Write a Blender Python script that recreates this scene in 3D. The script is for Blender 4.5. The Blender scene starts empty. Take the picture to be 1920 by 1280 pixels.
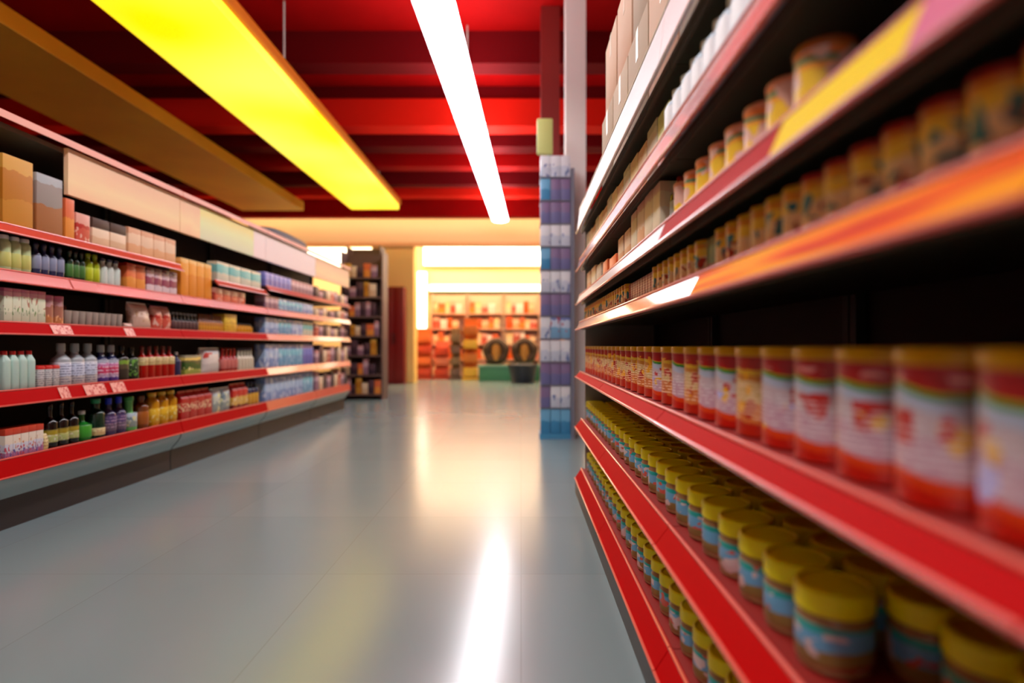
import bpy, bmesh, math, random
from mathutils import Vector
random.seed(7)
S = bpy.context.scene
COL = S.collection
PI = math.pi
CAMZ = 1.05
FPX = 1100.0
VPX, VPY = 977.0, 648.0

# ---------------------------------------------------------------- camera
cam = bpy.data.cameras.new('camera')
cam.sensor_width = 36.0
cam.lens = FPX * 36.0 / 1920.0
cam.shift_x = -(VPX - 960) / 1920.0
cam.shift_y = (VPY - 640) / 1920.0
cam.clip_start = 0.02
cam.dof.use_dof = True
cam.dof.focus_distance = 2.5
cam.dof.aperture_fstop = 0.95
cam.dof.aperture_blades = 0
camo = bpy.data.objects.new('camera', cam)
COL.objects.link(camo)
camo.location = (0, 0, CAMZ)
camo.rotation_euler = (PI / 2, 0, 0)
S.camera = camo

# ---------------------------------------------------------------- world, exposure
w = bpy.data.worlds.new('world'); S.world = w; w.use_nodes = True
w.node_tree.nodes['Background'].inputs[0].default_value = (1.0, 0.93, 0.85, 1)
w.node_tree.nodes['Background'].inputs[1].default_value = 0.3
S.view_settings.view_transform = 'Standard'
S.view_settings.look = 'None'
S.view_settings.gamma = 1
S.view_settings.exposure = 0.45
S.view_settings.use_curve_mapping = False
S.cycles.use_denoising = True
S.cycles.max_bounces = 8
S.cycles.sample_clamp_indirect = 6
S.cycles.caustics_reflective = False
S.cycles.caustics_refractive = False
STRIP = 13.0      # white light strips
YELLOW = 1.0     # backlit yellow ceiling light box
FARBOX = 3.0      # light boxes of the far room
COVE_FILL = 8.5  # added unseen fill strip washing the bulkhead
PANEL_FILL = 18.0  # added unseen fill panels of the far room

# ---------------------------------------------------------------- materials
MATS = {}
def srgb(r, g, b):
    f = lambda c: (c / 255 / 12.92) if c / 255 <= 0.04045 else ((c / 255 + 0.055) / 1.055) ** 2.4
    return (f(r), f(g), f(b), 1)
def mat(name, rgb, rough=0.45, metal=0.0, coat=0.0, trans=0.0, spec=0.5, emit=None, estr=0.0, noise=0.0, nscale=30.0):
    if name in MATS: return MATS[name]
    m = bpy.data.materials.new(name); m.use_nodes = True
    nt = m.node_tree; b = nt.nodes['Principled BSDF']
    c = srgb(*rgb)
    b.inputs['Base Color'].default_value = c
    b.inputs['Roughness'].default_value = rough
    b.inputs['Metallic'].default_value = metal
    b.inputs['Coat Weight'].default_value = coat
    b.inputs['Coat Roughness'].default_value = 0.08
    b.inputs['Transmission Weight'].default_value = trans
    b.inputs['Specular IOR Level'].default_value = spec
    if emit:
        b.inputs['Emission Color'].default_value = srgb(*emit)
        b.inputs['Emission Strength'].default_value = estr
    if noise:
        tc = nt.nodes.new('ShaderNodeTexCoord'); n = nt.nodes.new('ShaderNodeTexNoise')
        n.inputs['Scale'].default_value = nscale; n.inputs['Detail'].default_value = 4
        nt.links.new(tc.outputs['Object'], n.inputs['Vector'])
        r = nt.nodes.new('ShaderNodeValToRGB')
        r.color_ramp.elements[0].position = 0.3; r.color_ramp.elements[1].position = 0.7
        r.color_ramp.elements[0].color = tuple(x * (1 - noise) for x in c[:3]) + (1,)
        r.color_ramp.elements[1].color = tuple(min(1, x * (1 + noise)) for x in c[:3]) + (1,)
        nt.links.new(n.outputs['Fac'], r.inputs['Fac']); nt.links.new(r.outputs['Color'], b.inputs['Base Color'])
    MATS[name] = m
    return m

class NT:
    """small helper for writing node graphs"""
    def __init__(s, name, rough=0.4, coat=0.0):
        s.m = bpy.data.materials.new(name); s.m.use_nodes = True
        s.nt = s.m.node_tree; s.b = s.nt.nodes['Principled BSDF']
        s.b.inputs['Roughness'].default_value = rough; s.b.inputs['Coat Weight'].default_value = coat
        s.b.inputs['Coat Roughness'].default_value = 0.1
        MATS[name] = s.m
    def n(s, t): return s.nt.nodes.new(t)
    def l(s, a, b): s.nt.links.new(a, b)
    def put(s, sock, v):
        if hasattr(v, 'is_linked') or isinstance(v, bpy.types.NodeSocket): s.l(v, sock)
        else: sock.default_value = v
    def math(s, op, a, b=0.0, c=None, clamp=False):
        k = s.n('ShaderNodeMath'); k.operation = op; k.use_clamp = clamp
        s.put(k.inputs[0], a); s.put(k.inputs[1], b)
        if c is not None: s.put(k.inputs[2], c)
        return k.outputs[0]
    def mix(s, fac, a, b):
        k = s.n('ShaderNodeMix'); k.data_type = 'RGBA'
        s.put(k.inputs[0], fac); s.put(k.inputs[6], a); s.put(k.inputs[7], b)
        return k.outputs[2]
    def noise(s, vec, scale, wv=None, detail=2.0):
        k = s.n('ShaderNodeTexNoise'); k.noise_dimensions = '4D'
        s.l(vec, k.inputs['Vector']); k.inputs['Scale'].default_value = scale; k.inputs['Detail'].default_value = detail
        if wv is not None: s.put(k.inputs['W'], wv)
        return k.outputs['Fac']
    def ramp(s, fac, stops, const=True):
        k = s.n('ShaderNodeValToRGB'); cr = k.color_ramp
        cr.interpolation = 'CONSTANT' if const else 'LINEAR'
        cr.elements[0].position = stops[0][0]; cr.elements[0].color = srgb(*stops[0][1])
        cr.elements[1].position = stops[1][0] if len(stops) > 1 else 1.0
        cr.elements[1].color = srgb(*(stops[1][1] if len(stops) > 1 else stops[0][1]))
        for p, c in stops[2:]:
            e = cr.elements.new(p); e.color = srgb(*c)
        s.l(fac, k.inputs[0]); return k.outputs[0]

def label_mat(name, bands, wave=0.0, wob=0.03, lines=None, blobs=(), rough=0.38, coat=0.0, var=True, const=True):
    """printed wrapper: horizontal bands of colour with a wavy edge, print lines and printed patches"""
    if name in MATS: return MATS[name]
    g = NT(name, rough, coat)
    tc = g.n('ShaderNodeTexCoord'); gen = tc.outputs['Generated']
    sp = g.n('ShaderNodeSeparateXYZ'); g.l(gen, sp.inputs[0])
    x, y, z = sp.outputs
    ang = g.math('ARCTAN2', g.math('SUBTRACT', y, 0.5), g.math('SUBTRACT', x, 0.5))
    rnd = 0.0
    if var:
        oi = g.n('ShaderNodeObjectInfo'); rnd = g.math('MULTIPLY', oi.outputs['Random'], 9.0)
    zz = z
    if wave: zz = g.math('ADD', zz, g.math('MULTIPLY', g.math('SINE', g.math('MULTIPLY_ADD', ang, 2.0, 0.6)), wave))
    if wob: zz = g.math('ADD', zz, g.math('MULTIPLY', g.math('SUBTRACT', g.noise(gen, 2.5, rnd), 0.5), wob * 2))
    colr = g.ramp(zz, bands, const)
    zone = lambda a, b: g.math('MULTIPLY', g.math('GREATER_THAN', z, a), g.math('LESS_THAN', z, b))
    for i, (c, sc, thr, a, b) in enumerate(blobs):
        nz = g.noise(gen, sc, g.math('ADD', rnd, 3.1 * i + 1) if var else 3.1 * i + 1, 1.0)
        fac = g.math('MULTIPLY', g.math('GREATER_THAN', nz, thr), zone(a, b))
        colr = g.mix(fac, colr, srgb(*c))
    if lines:
        c, a, b, freq = lines
        st = g.math('GREATER_THAN', g.math('SINE', g.math('MULTIPLY', z, freq)), 0.25)
        mp = g.n('ShaderNodeMapping'); g.l(gen, mp.inputs[0]); mp.inputs['Scale'].default_value = (6, 6, freq / 6.0)
        br = g.math('GREATER_THAN', g.noise(mp.outputs[0], 1.6, rnd, 1.0), 0.47)
        fac = g.math('MULTIPLY', g.math('MULTIPLY', st, br), zone(a, b))
        colr = g.mix(g.math('MULTIPLY', fac, 0.75), colr, srgb(*c))
    g.l(colr, g.b.inputs['Base Color'])
    return g.m

# ---------------------------------------------------------------- object helpers
def link_mesh(name, me, parent=None, loc=None):
    o = bpy.data.objects.new(name, me); COL.objects.link(o)
    if parent is not None: o.parent = parent
    if loc is not None: o.location = loc
    return o
def mesh_from(name, bm, m, smooth=True):
    me = bpy.data.meshes.new(name)
    bmesh.ops.recalc_face_normals(bm, faces=bm.faces[:])
    bm.to_mesh(me); bm.free()
    me.materials.append(m)
    if smooth:
        for p in me.polygons: p.use_smooth = True
        me.set_sharp_from_angle(angle=math.radians(35))
    return me
def obj(name, bm, m, parent=None, loc=None, smooth=True):
    return link_mesh(name, mesh_from(name, bm, m, smooth), parent, loc)
def tag(o, label, cat, group=None):
    o['label'] = label; o['category'] = cat
    if group: o['group'] = group
    return o
def thing(name, label, cat, loc=(0, 0, 0), rz=0.0, group=None):
    o = bpy.data.objects.new(name, None); COL.objects.link(o)
    o.empty_display_size = 0.05
    o.location = loc; o.rotation_euler = (0, 0, rz)
    return tag(o, label, cat, group)
def struct(name, bm, m, smooth=False):
    o = obj(name, bm, m, None, None, smooth); o['kind'] = 'structure'; return o
def box(bm, x0, x1, y0, y1, z0, z1, bev=0.0):
    vs = [bm.verts.new((x, y, z)) for x in (x0, x1) for y in (y0, y1) for z in (z0, z1)]
    fs = [(0, 1, 3, 2), (4, 6, 7, 5), (0, 4, 5, 1), (2, 3, 7, 6), (0, 2, 6, 4), (1, 5, 7, 3)]
    F = [bm.faces.new([vs[i] for i in f]) for f in fs]
    if bev:
        es = list({e for f in F for e in f.edges})
        bmesh.ops.bevel(bm, geom=es, offset=bev, segments=2, profile=0.6, affect='EDGES')
    return bm
def B(*a, **k): return box(bmesh.new(), *a, **k)
def lathe(prof, seg=24, bm=None, cx=0.0, cy=0.0, sx=1.0, sy=1.0):
    """prof: (r, z) from bottom to top, closed at both ends"""
    bm = bm or bmesh.new(); rings = []
    for r, z in prof:
        if r <= 1e-6: rings.append([bm.verts.new((cx, cy, z))])
        else: rings.append([bm.verts.new((cx + sx * r * math.cos(2 * PI * i / seg), cy + sy * r * math.sin(2 * PI * i / seg), z)) for i in range(seg)])
    for a, b in zip(rings, rings[1:]):
        if len(a) == 1 and len(b) == 1: continue
        for i in range(seg):
            j = (i + 1) % seg
            if len(a) == 1: bm.faces.new((a[0], b[i], b[j]))
            elif len(b) == 1: bm.faces.new((a[i], a[j], b[0]))
            else: bm.faces.new((a[i], a[j], b[j], b[i]))
    for R, rev in ((rings[0], True), (rings[-1], False)):
        if len(R) > 2: bm.faces.new(R[::-1] if rev else R)
    return bm
def squircle(prof, hw, hd, n=4.0, seg=28, bm=None):
    """like lathe but with a rounded-square section; prof: (scale, z)"""
    bm = bm or bmesh.new(); rings = []
    for s, z in prof:
        R = []
        for i in range(seg):
            a = 2 * PI * i / seg; c, q = math.cos(a), math.sin(a)
            R.append(bm.verts.new((s * hw * math.copysign(abs(c) ** (2 / n), c), s * hd * math.copysign(abs(q) ** (2 / n), q), z)))
        rings.append(R)
    for a, b in zip(rings, rings[1:]):
        for i in range(seg):
            j = (i + 1) % seg; bm.faces.new((a[i], a[j], b[j], b[i]))
    bm.faces.new(rings[0][::-1]); bm.faces.new(rings[-1])
    return bm
def extrude_y(poly, y0, y1, bm=None):
    bm = bm or bmesh.new()
    a = [bm.verts.new((x, y0, z)) for x, z in poly]; b = [bm.verts.new((x, y1, z)) for x, z in poly]
    n = len(poly)
    for i in range(n):
        j = (i + 1) % n; bm.faces.new((a[i], a[j], b[j], b[i]))
    bm.faces.new(a[::-1]); bm.faces.new(b)
    return bm

# ---------------------------------------------------------------- shared materials
M_red_rail = mat('red rail plastic', (186, 0, 4), 0.6, spec=0.06)
M_edge = mat('pale red edge highlight', (226, 96, 80), 0.3, coat=0.5)  # highlight along the rail lips painted in as a paler red
M_shelf = mat('brown grey shelf steel', (92, 80, 62), 0.45, metal=0.2)
M_shelf_l = mat('dark maroon shelf steel', (70, 30, 28), 0.5)
M_back = mat('dark back panel', (38, 22, 18), 0.6)
M_kick = mat('charcoal kick plate', (45, 36, 34), 0.5)
M_plinth = mat('grey painted plinth', (168, 184, 182), 0.4)
M_white = mat('off white paint', (226, 222, 214), 0.5)
M_cream = mat('cream wall paint', (248, 222, 172), 0.7)
M_black = mat('black joint', (12, 10, 10), 0.6)
M_tag = None

# floor
g = NT('polished tile floor', 0.13)
tc = g.n('ShaderNodeTexCoord')
br = g.n('ShaderNodeTexBrick'); br.offset = 0.0
mp = g.n('ShaderNodeMapping'); g.l(tc.outputs['Object'], mp.inputs[0]); g.l(mp.outputs[0], br.inputs['Vector'])
br.inputs['Scale'].default_value = 1.0; br.inputs['Brick Width'].default_value = 0.9; br.inputs['Row Height'].default_value = 0.9
br.inputs['Mortar Size'].default_value = 0.004; br.inputs['Mortar Smooth'].default_value = 0.4
br.inputs['Color1'].default_value = srgb(118, 142, 145); br.inputs['Color2'].default_value = srgb(126, 148, 150)
br.inputs['Mortar'].default_value = srgb(114, 134, 136)
nz = g.noise(tc.outputs['Object'], 1.3, 0.0, 4.0)
g.l(g.mix(g.math('MULTIPLY', nz, 0.25), br.outputs['Color'], srgb(150, 160, 156)), g.b.inputs['Base Color'])
g.l(g.math('MULTIPLY_ADD', nz, 0.10, 0.17), g.b.inputs['Roughness'])
g.b.inputs['Specular IOR Level'].default_value = 1.0; g.b.inputs['IOR'].default_value = 1.62
M_floor = g.m

# red ceiling paint
M_ceil = mat('red ceiling paint', (176, 4, 4), 0.8, spec=0.1, noise=0.15, nscale=0.7)
M_beam_lit = mat('lit red beam paint', (244, 34, 18), 0.8, spec=0.1)  # light falling on the beams is put into this brighter red
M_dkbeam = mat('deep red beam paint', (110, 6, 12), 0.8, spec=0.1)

# ---------------------------------------------------------------- the setting
XL, XR, YB, YF, YE = -9.0, 5.0, -4.0, 16.5, 20.0
ZC = 5.45
struct('floor', B(XL, XR, YB, YE, -0.1, 0.0), M_floor)
struct('ceiling', B(XL, XR, YB, YE, ZC, ZC + 0.1), M_ceil)
struct('wall_left', B(XL - 0.1, XL, YB, YE, 0, ZC), mat('red side wall paint', (150, 12, 10), 0.6))
struct('wall_right', B(XR, XR + 0.1, YB, YE, 0, ZC), mat('beige side wall paint', (200, 180, 150), 0.6))
struct('wall_rear', B(XL, XR, YB - 0.1, YB, 0, ZC), M_white)
struct('wall_far', B(XL, XR, YE, YE + 0.1, 0, ZC), M_cream)
# cream bulkhead over the wide opening, with a column
struct('wall_bulkhead', B(XL, XR, YF, YF + 0.3, CAMZ + 2.82, ZC), M_cream)
struct('trim_1', B(XL, XR, YF - 0.03, YF - 0.002, CAMZ + 2.80, CAMZ + 2.90), mat('peach trim', (246, 190, 130), 0.5))
struct('wall_column', B(-4.2, -3.02, YF + 0.01, YF + 0.6, 0, CAMZ + 2.815), mat('yellow cream paint', (248, 206, 120), 0.7))
# crossing ceiling ribs
k = 1
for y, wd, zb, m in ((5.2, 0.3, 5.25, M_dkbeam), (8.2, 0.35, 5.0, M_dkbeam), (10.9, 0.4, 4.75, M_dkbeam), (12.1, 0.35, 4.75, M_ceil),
                     (13.3, 0.25, 4.7, M_dkbeam), (14.3, 0.3, 4.7, M_beam_lit), (15.6, 0.3, CAMZ + 3.44, M_ceil)):
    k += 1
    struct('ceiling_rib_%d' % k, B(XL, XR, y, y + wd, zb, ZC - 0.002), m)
M_cove_fill = mat('warm fill diffuser', (255, 240, 214), 0.5, emit=(255, 226, 176), estr=COVE_FILL)
t = thing('added_cove_fill', 'added unseen warm fill strip behind the last red ceiling rib', 'ceiling light', (-2.0, 16.05, CAMZ + 3.66))  # added out of sight to brighten the cream bulkhead
obj('diffuser', B(-6.5, 6.5, -0.06, 0.06, 0, 0.05), M_cove_fill, t)
obj('housing', B(-6.52, 6.52, -0.08, 0.08, 0.051, 0.12), M_white, t)
for xx in (-5, 0, 5): obj('hanger', B(xx - 0.01, xx + 0.01, -0.01, 0.01, 0.121, ZC - CAMZ - 3.661), M_white, t)
for i, (xx, yy) in enumerate(((-6.0, 18.2), (-2.0, 18.2), (2.0, 18.2))):  # added panels, hidden by the bulkhead, to brighten far walls and floor
    t = thing('added_fill_panel', ('left', 'middle', 'right')[i] + ' added unseen warm fill panel over the far room, behind the bulkhead', 'ceiling light', (xx, yy, ZC - 0.1), 0, 'added far room fill panels')
    obj('diffuser', B(-1.3, 1.3, -0.6, 0.6, 0, 0.02), mat('warm fill panel', (255, 240, 214), 0.5, emit=(255, 222, 170), estr=PANEL_FILL), t)
    obj('frame', B(-1.33, 1.33, -0.63, 0.63, 0.021, 0.098), M_white, t)

struct('ceiling_beam', B(XL, XR, 9.9, 10.3, 4.76, 5.22), M_beam_lit)
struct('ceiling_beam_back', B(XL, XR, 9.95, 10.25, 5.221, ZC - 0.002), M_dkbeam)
# painted ochre soffit and the backlit yellow light box beside it
struct('ceiling_soffit_1', B(-6.6, -5.15, 2.0, 13.9, CAMZ + 3.2, CAMZ + 3.4), mat('ochre soffit paint', (255, 186, 60), 0.45, noise=0.2, nscale=0.6))
t = thing('yellow_light_box', 'long glowing yellow light box hung under the red ceiling', 'light box', (-3.43, 0, CAMZ + 3.2))
g = NT('backlit yellow acrylic', 0.4)
tc = g.n('ShaderNodeTexCoord'); nz = g.noise(tc.outputs['Object'], 0.45, 2.0, 1.0)
cc = g.ramp(nz, [(0.35, (255, 214, 0)), (0.62, (255, 232, 84))], False)
g.l(cc, g.b.inputs['Base Color']); g.l(cc, g.b.inputs['Emission Color']); g.b.inputs['Emission Strength'].default_value = YELLOW
obj('diffuser', B(-0.56, 0.56, 1.8, 13.8, 0.0, 0.12, bev=0.02), g.m, t)
obj('frame', B(-0.6, 0.6, 1.76, 13.84, 0.121, 0.24, bev=0.01), mat('amber metal', (214, 120, 30), 0.35), t)
for yy in (3.0, 7.5, 12.5):
    for xx in (-0.4, 0.4):
        obj('hanger', lathe([(0.012, 0.235), (0.012, ZC - CAMZ - 3.2)], 8), M_white, t, (xx, yy, 0))
# white light strips
M_strip = mat('white light diffuser', (255, 255, 255), 0.5, emit=(252, 250, 255), estr=STRIP)
def strip(x, y0, y1, label, wid=0.4, rz=0.0):
    t = thing('light_strip', label, 'ceiling light', (x, y0, CAMZ + 3.15), 0, 'white light strips')
    L = y1 - y0
    n = int(round(L / 1.6))
    obj('diffuser', extrude_y([(wid / 2 * math.cos(2 * PI * i / 16), 0.06 + 0.06 * math.sin(2 * PI * i / 16)) for i in range(16)], 0, L), M_strip, t)
    obj('housing', B(-0.05, 0.05, 0, L, 0.1205, 0.17, bev=0.008), M_white, t)
    t.rotation_euler = (0, 0, rz)
    for i in range(4):
        obj('hanger', lathe([(0.008, 0.169), (0.008, ZC - CAMZ - 3.151)], 8), M_white, t, (0, L * (i + 0.5) / 4, 0))
strip(-1.085, -3.5, 15.0, 'long white glowing light strip under the red ceiling above the aisle', rz=-0.03)

# ---------------------------------------------------------------- product kit
CACHE = {}
def pm(key, fn):
    if key not in CACHE: CACHE[key] = fn()
    return CACHE[key]
def prof_smooth(pts): return pts

def p_bottle(H, R, body, cap, lab, neck=0.32, sh=0.62, capH=0.09, l0=0.12, l1=0.52, nh=0.88):
    """list of (part, mesh) of one bottle; origin at its base"""
    key = ('bottle', H, R, body.name, cap.name, lab.name if lab else '', neck, sh, l0, l1)
    def mk():
        rn = R * neck; zs, zn = H * sh, H * nh
        pr = [(R * 0.82, 0), (R * 0.97, 0.006), (R, 0.02), (R, zs)]
        for i in range(1, 6):
            t_ = i / 5.0; pr.append((rn + (R - rn) * (0.5 + 0.5 * math.cos(PI * t_)), zs + (H * 0.17) * t_))
        pr += [(rn, zn - 0.004), (rn * 1.15, zn - 0.003), (rn * 1.15, zn), (rn, zn)]
        ps = [('body', mesh_from('body', lathe(pr, 20), body))]
        ps.append(('cap', mesh_from('cap', lathe([(rn * 1.2, zn + 0.0005), (rn * 1.25, zn + 0.003), (rn * 1.22, H - 0.004), (rn * 1.0, H)], 16), cap)))
        if lab: ps.append(('label', mesh_from('label', lathe([(R + 0.0006, H * l0), (R + 0.0012, H * l0 + 0.001), (R + 0.0012, H * l1 - 0.001), (R + 0.0006, H * l1)], 20), lab)))
        return ps
    return pm(key, mk)
def p_tin(H, R, body, lid, rib=True):
    key = ('tin', H, R, body.name, lid.name)
    def mk():
        lh = min(0.02, H * 0.12)
        a = mesh_from('body', lathe([(R * 0.96, 0), (R, 0.002), (R, 0.005), (R * 0.985, 0.007), (R * 0.985, H - lh - 0.006), (R, H - lh - 0.003), (R, H - lh)], 28), body)
        b = mesh_from('lid', lathe([(R * 0.99, H - lh + 0.0004), (R * 1.02, H - lh + 0.003), (R * 1.02, H - 0.004), (R * 0.99, H - 0.001), (R * 0.9, H), (R * 0.86, H - 0.004), (0, H - 0.004)], 28), lid)
        return [('body', a), ('lid', b)]
    return pm(key, mk)
def p_jar(H, R, body, lid, lab):
    key = ('jar', H, R, body.name)
    def mk():
        lz = H * 0.70
        a = mesh_from('body', lathe([(R * 0.86, 0), (R * 0.95, 0.004), (R * 0.97, 0.012), (R * 0.97, lz - 0.014), (R * 0.9, lz - 0.004), (R * 0.86, lz)], 32), body)
        bm = bmesh.new(); seg = 48; rings = []
        for r, z, rb in ((0.95, lz + 0.0004, 0), (1.0, lz + 0.003, 1), (1.0, H - 0.007, 1), (0.985, H - 0.003, 0), (0.93, H, 0), (0.86, H, 0), (0.83, H - 0.003, 0)):
            rings.append([bm.verts.new((R * (r - (0.012 if rb and i % 2 else 0)) * math.cos(2 * PI * i / seg), R * (r - (0.012 if rb and i % 2 else 0)) * math.sin(2 * PI * i / seg), z)) for i in range(seg)])
        for p, q in zip(rings, rings[1:]):
            for i in range(seg):
                j = (i + 1) % seg; bm.faces.new((p[i], p[j], q[j], q[i]))
        bm.faces.new(rings[0][::-1]); bm.faces.new(rings[-1])
        b = mesh_from('lid', bm, lid)
        c = mesh_from('label', lathe([(R * 0.972, H * 0.1), (R * 0.985, H * 0.11), (R * 0.985, lz - 0.016), (R * 0.972, lz - 0.015)], 32), lab)
        return [('body', a), ('lid', b), ('label', c)]
    return pm(key, mk)
def p_carton(W, D, H, body, top=None, topfrac=0.0):
    """W along Y, D along X"""
    key = ('carton', W, D, H, body.name, top.name if top else '')
    def mk():
        h1 = H * (1 - topfrac) if top else H
        ps = [('body', mesh_from('body', B(-D / 2, D / 2, -W / 2, W / 2, 0, h1, bev=min(W, D, H) * 0.04), body))]
        if top: ps.append(('lid', mesh_from('lid', B(-D / 2 - 0.001, D / 2 + 0.001, -W / 2 - 0.001, W / 2 + 0.001, h1 + 0.0003, H, bev=min(W, D) * 0.05), top)))
        return ps
    return pm(key, mk)
def p_gable(W, D, H, body, top):
    key = ('gable', W, D, H, body.name)
    def mk():
        z1 = H * 0.74; z2 = H * 0.93
        a = mesh_from('body', B(-D / 2, D / 2, -W / 2, W / 2, 0, z1, bev=0.002), body)
        bm = bmesh.new()
        v = [bm.verts.new(c) for c in ((-D / 2, -W / 2, z1 + .0003), (D / 2, -W / 2, z1 + .0003), (D / 2, W / 2, z1 + .0003), (-D / 2, W / 2, z1 + .0003),
             (-0.002, -W / 2 + 0.004, z2), (0.002, -W / 2 + 0.004, z2), (0.002, W / 2 - 0.004, z2), (-0.002, W / 2 - 0.004, z2),
             (-0.002, -W / 2 + 0.002, H), (0.002, -W / 2 + 0.002, H), (0.002, W / 2 - 0.002, H), (-0.002, W / 2 - 0.002, H))]
        for f in ((0, 1, 2, 3), (0, 3, 7, 4), (1, 5, 6, 2), (0, 4, 5, 1), (3, 2, 6, 7), (4, 7, 11, 8), (5, 9, 10, 6), (4, 8, 9, 5), (7, 6, 10, 11), (8, 11, 10, 9)):
            bm.faces.new([v[i] for i in f])
        b = mesh_from('gable_top', bm, top, False)
        return [('body', a), ('gable_top', b)]
    return pm(key, mk)
def p_bag(W, D, H, body, seal=None, lean=0.0):
    """pillow bag with crimped top edge"""
    key = ('bag', W, D, H, body.name, lean)
    def mk():
        bm = bmesh.new(); nu, nv = 20, 12; rings = []
        rr = random.Random(int(W * 1e4) + int(H * 1e3))
        for k_ in range(nv + 1):
            t_ = k_ / nv; z = H * t_
            th = (0.25 + 0.75 * math.sin(PI * min(1, 0.18 + t_ * 0.82)) ** 0.6) * (1 if t_ < 0.93 else 0.12)
            if t_ >= 0.93: th = 0.06
            wd = 1.0 - 0.12 * math.sin(PI * t_)
            R = []
            for i in range(nu):
                a = 2 * PI * i / nu; c, q = math.cos(a), math.sin(a)
                rip = 1 + 0.05 * rr.uniform(-1, 1) * math.sin(PI * t_)
                R.append(bm.verts.new((th * D / 2 * math.copysign(abs(c) ** 0.7, c) * rip + lean * t_ * 0.3, wd * W / 2 * math.copysign(abs(q) ** 0.6, q) * rip + lean * t_, z)))
            rings.append(R)
        for a, b in zip(rings, rings[1:]):
            for i in range(nu):
                j = (i + 1) % nu; bm.faces.new((a[i], a[j], b[j], b[i]))
        bm.faces.new(rings[0][::-1]); bm.faces.new(rings[-1])
        ps = [('body', mesh_from('body', bm, body))]
        if seal: 
            ps.append(('seal', mesh_from('seal', box(bmesh.new(), -0.0025 + lean * 0.3, 0.0025 + lean * 0.3, -W * 0.49 + lean, W * 0.49 + lean, H * 0.955, H * 1.04), seal)))
        return ps
    return pm(key, mk)
def p_tumbler(H, R, body):
    key = ('tumbler', H, R, body.name)
    def mk():
        return [('body', mesh_from('body', lathe([(R * 0.72, 0), (R * 0.76, 0.002), (R, H - 0.002), (R, H), (R * 0.94, H), (R * 0.72, 0.012), (0, 0.012)], 18), body))]
    return pm(key, mk)
def p_milk(H, R, body, cap):
    key = ('milk', H, R, body.name, cap.name)
    def mk():
        a = mesh_from('body', squircle([(0.86, 0), (1, 0.006), (1, H * 0.72), (0.96, H * 0.76), (0.6, H * 0.86), (0.52, H * 0.88), (0.52, H * 0.90)], R, R), body)
        b = mesh_from('cap', lathe([(R * 0.58, H * 0.9005), (R * 0.6, H * 0.905), (R * 0.6, H * 0.99), (R * 0.52, H)], 16), cap)
        return [('body', a), ('cap', b)]
    return pm(key, mk)
def p_tub(H, R, body, lid):
    key = ('tub', H, R, body.name, lid.name)
    def mk():
        a = mesh_from('body', squircle([(0.84, 0), (0.88, 0.004), (0.97, H * 0.82), (0.97, H * 0.83)], R, R, 5), body)
        b = mesh_from('lid', squircle([(0.98, H * 0.8305), (1.02, H * 0.84), (1.02, H * 0.93), (0.98, H * 0.95), (0.92, H * 0.96), (0.9, H)], R, R, 5), lid)
        return [('body', a), ('lid', b)]
    return pm(key, mk)

ORD = ['first', 'second', 'third', 'fourth', 'fifth', 'sixth', 'seventh', 'eighth', 'ninth', 'tenth', 'eleventh', 'twelfth']
def place(name, label, cat, parts, loc, rz=0.0, group=None, single=False):
    t = thing(name, label, cat, loc, rz, group)
    for pn, me in parts: link_mesh(pn, me, t)
    return t
def place_one(name, label, cat, parts, loc, rz=0.0, group=None):
    """for things too small in the picture to show parts: body alone as the thing plus its remaining parts as children"""
    o = link_mesh(name, parts[0][1], None, loc); o.rotation_euler = (0, 0, rz)
    tag(o, label, cat, group)
    for pn, me in parts[1:]: link_mesh(pn, me, o)
    return o

# ---------------------------------------------------------------- printed wrappers
def rgbm(name, rgb, **k): return mat(name, rgb, **k)
M_gold_lid = mat('yellow tin lid', (214, 160, 10), 0.35)
M_yel_lid = mat('bright yellow jar lid', (250, 236, 0), 0.4, spec=0.3)
L_tin = label_mat('tin wrap', [(0.0, (178, 20, 6)), (0.16, (205, 60, 14)), (0.24, (190, 150, 160)), (0.52, (196, 176, 176)), (0.70, (176, 186, 200)), (0.80, (40, 140, 40)), (0.84, (222, 200, 30)), (0.855, (178, 16, 10))],
                  wave=0.045, wob=0.03, lines=((226, 216, 214), 0.24, 0.62, 120), blobs=[((190, 40, 30), 2.6, 0.60, 0.42, 0.68), ((226, 170, 20), 3.5, 0.64, 0.18, 0.58), ((170, 170, 224), 2.2, 0.62, 0.2, 0.5), ((236, 150, 140), 5.0, 0.58, 0.88, 0.93)], rough=0.3, coat=0.3)
L_tin2 = label_mat('amber tin wrap', [(0.0, (170, 30, 10)), (0.2, (200, 110, 50)), (0.45, (206, 170, 110)), (0.72, (190, 120, 40)), (0.8, (214, 170, 40)), (0.86, (180, 40, 16))],
                   wave=0.03, wob=0.05, lines=((240, 210, 170), 0.2, 0.7, 110), blobs=[((176, 40, 20), 4, 0.58, 0.1, 0.7), ((230, 160, 20), 4, 0.6, 0.3, 0.9)], rough=0.3, coat=0.3)
L_jar = label_mat('jar wrap', [(0.0, (150, 60, 40)), (0.08, (150, 130, 70)), (0.40, (110, 176, 214)), (0.86, (20, 170, 160))],
                  wave=0.06, wob=0.05, blobs=[((226, 200, 196), 2.2, 0.60, 0.0, 0.85), ((214, 90, 70), 2.6, 0.64, 0.3, 1.0)], rough=0.35)
L_jar2 = label_mat('pink jar wrap', [(0.0, (196, 60, 40)), (0.15, (214, 160, 160)), (0.5, (214, 196, 196)), (0.8, (214, 110, 90))],
                  wave=0.06, wob=0.06, blobs=[((180, 180, 120), 2.4, 0.58, 0.1, 0.7), ((150, 190, 214), 2.2, 0.6, 0.2, 0.9)], rough=0.35)
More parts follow.
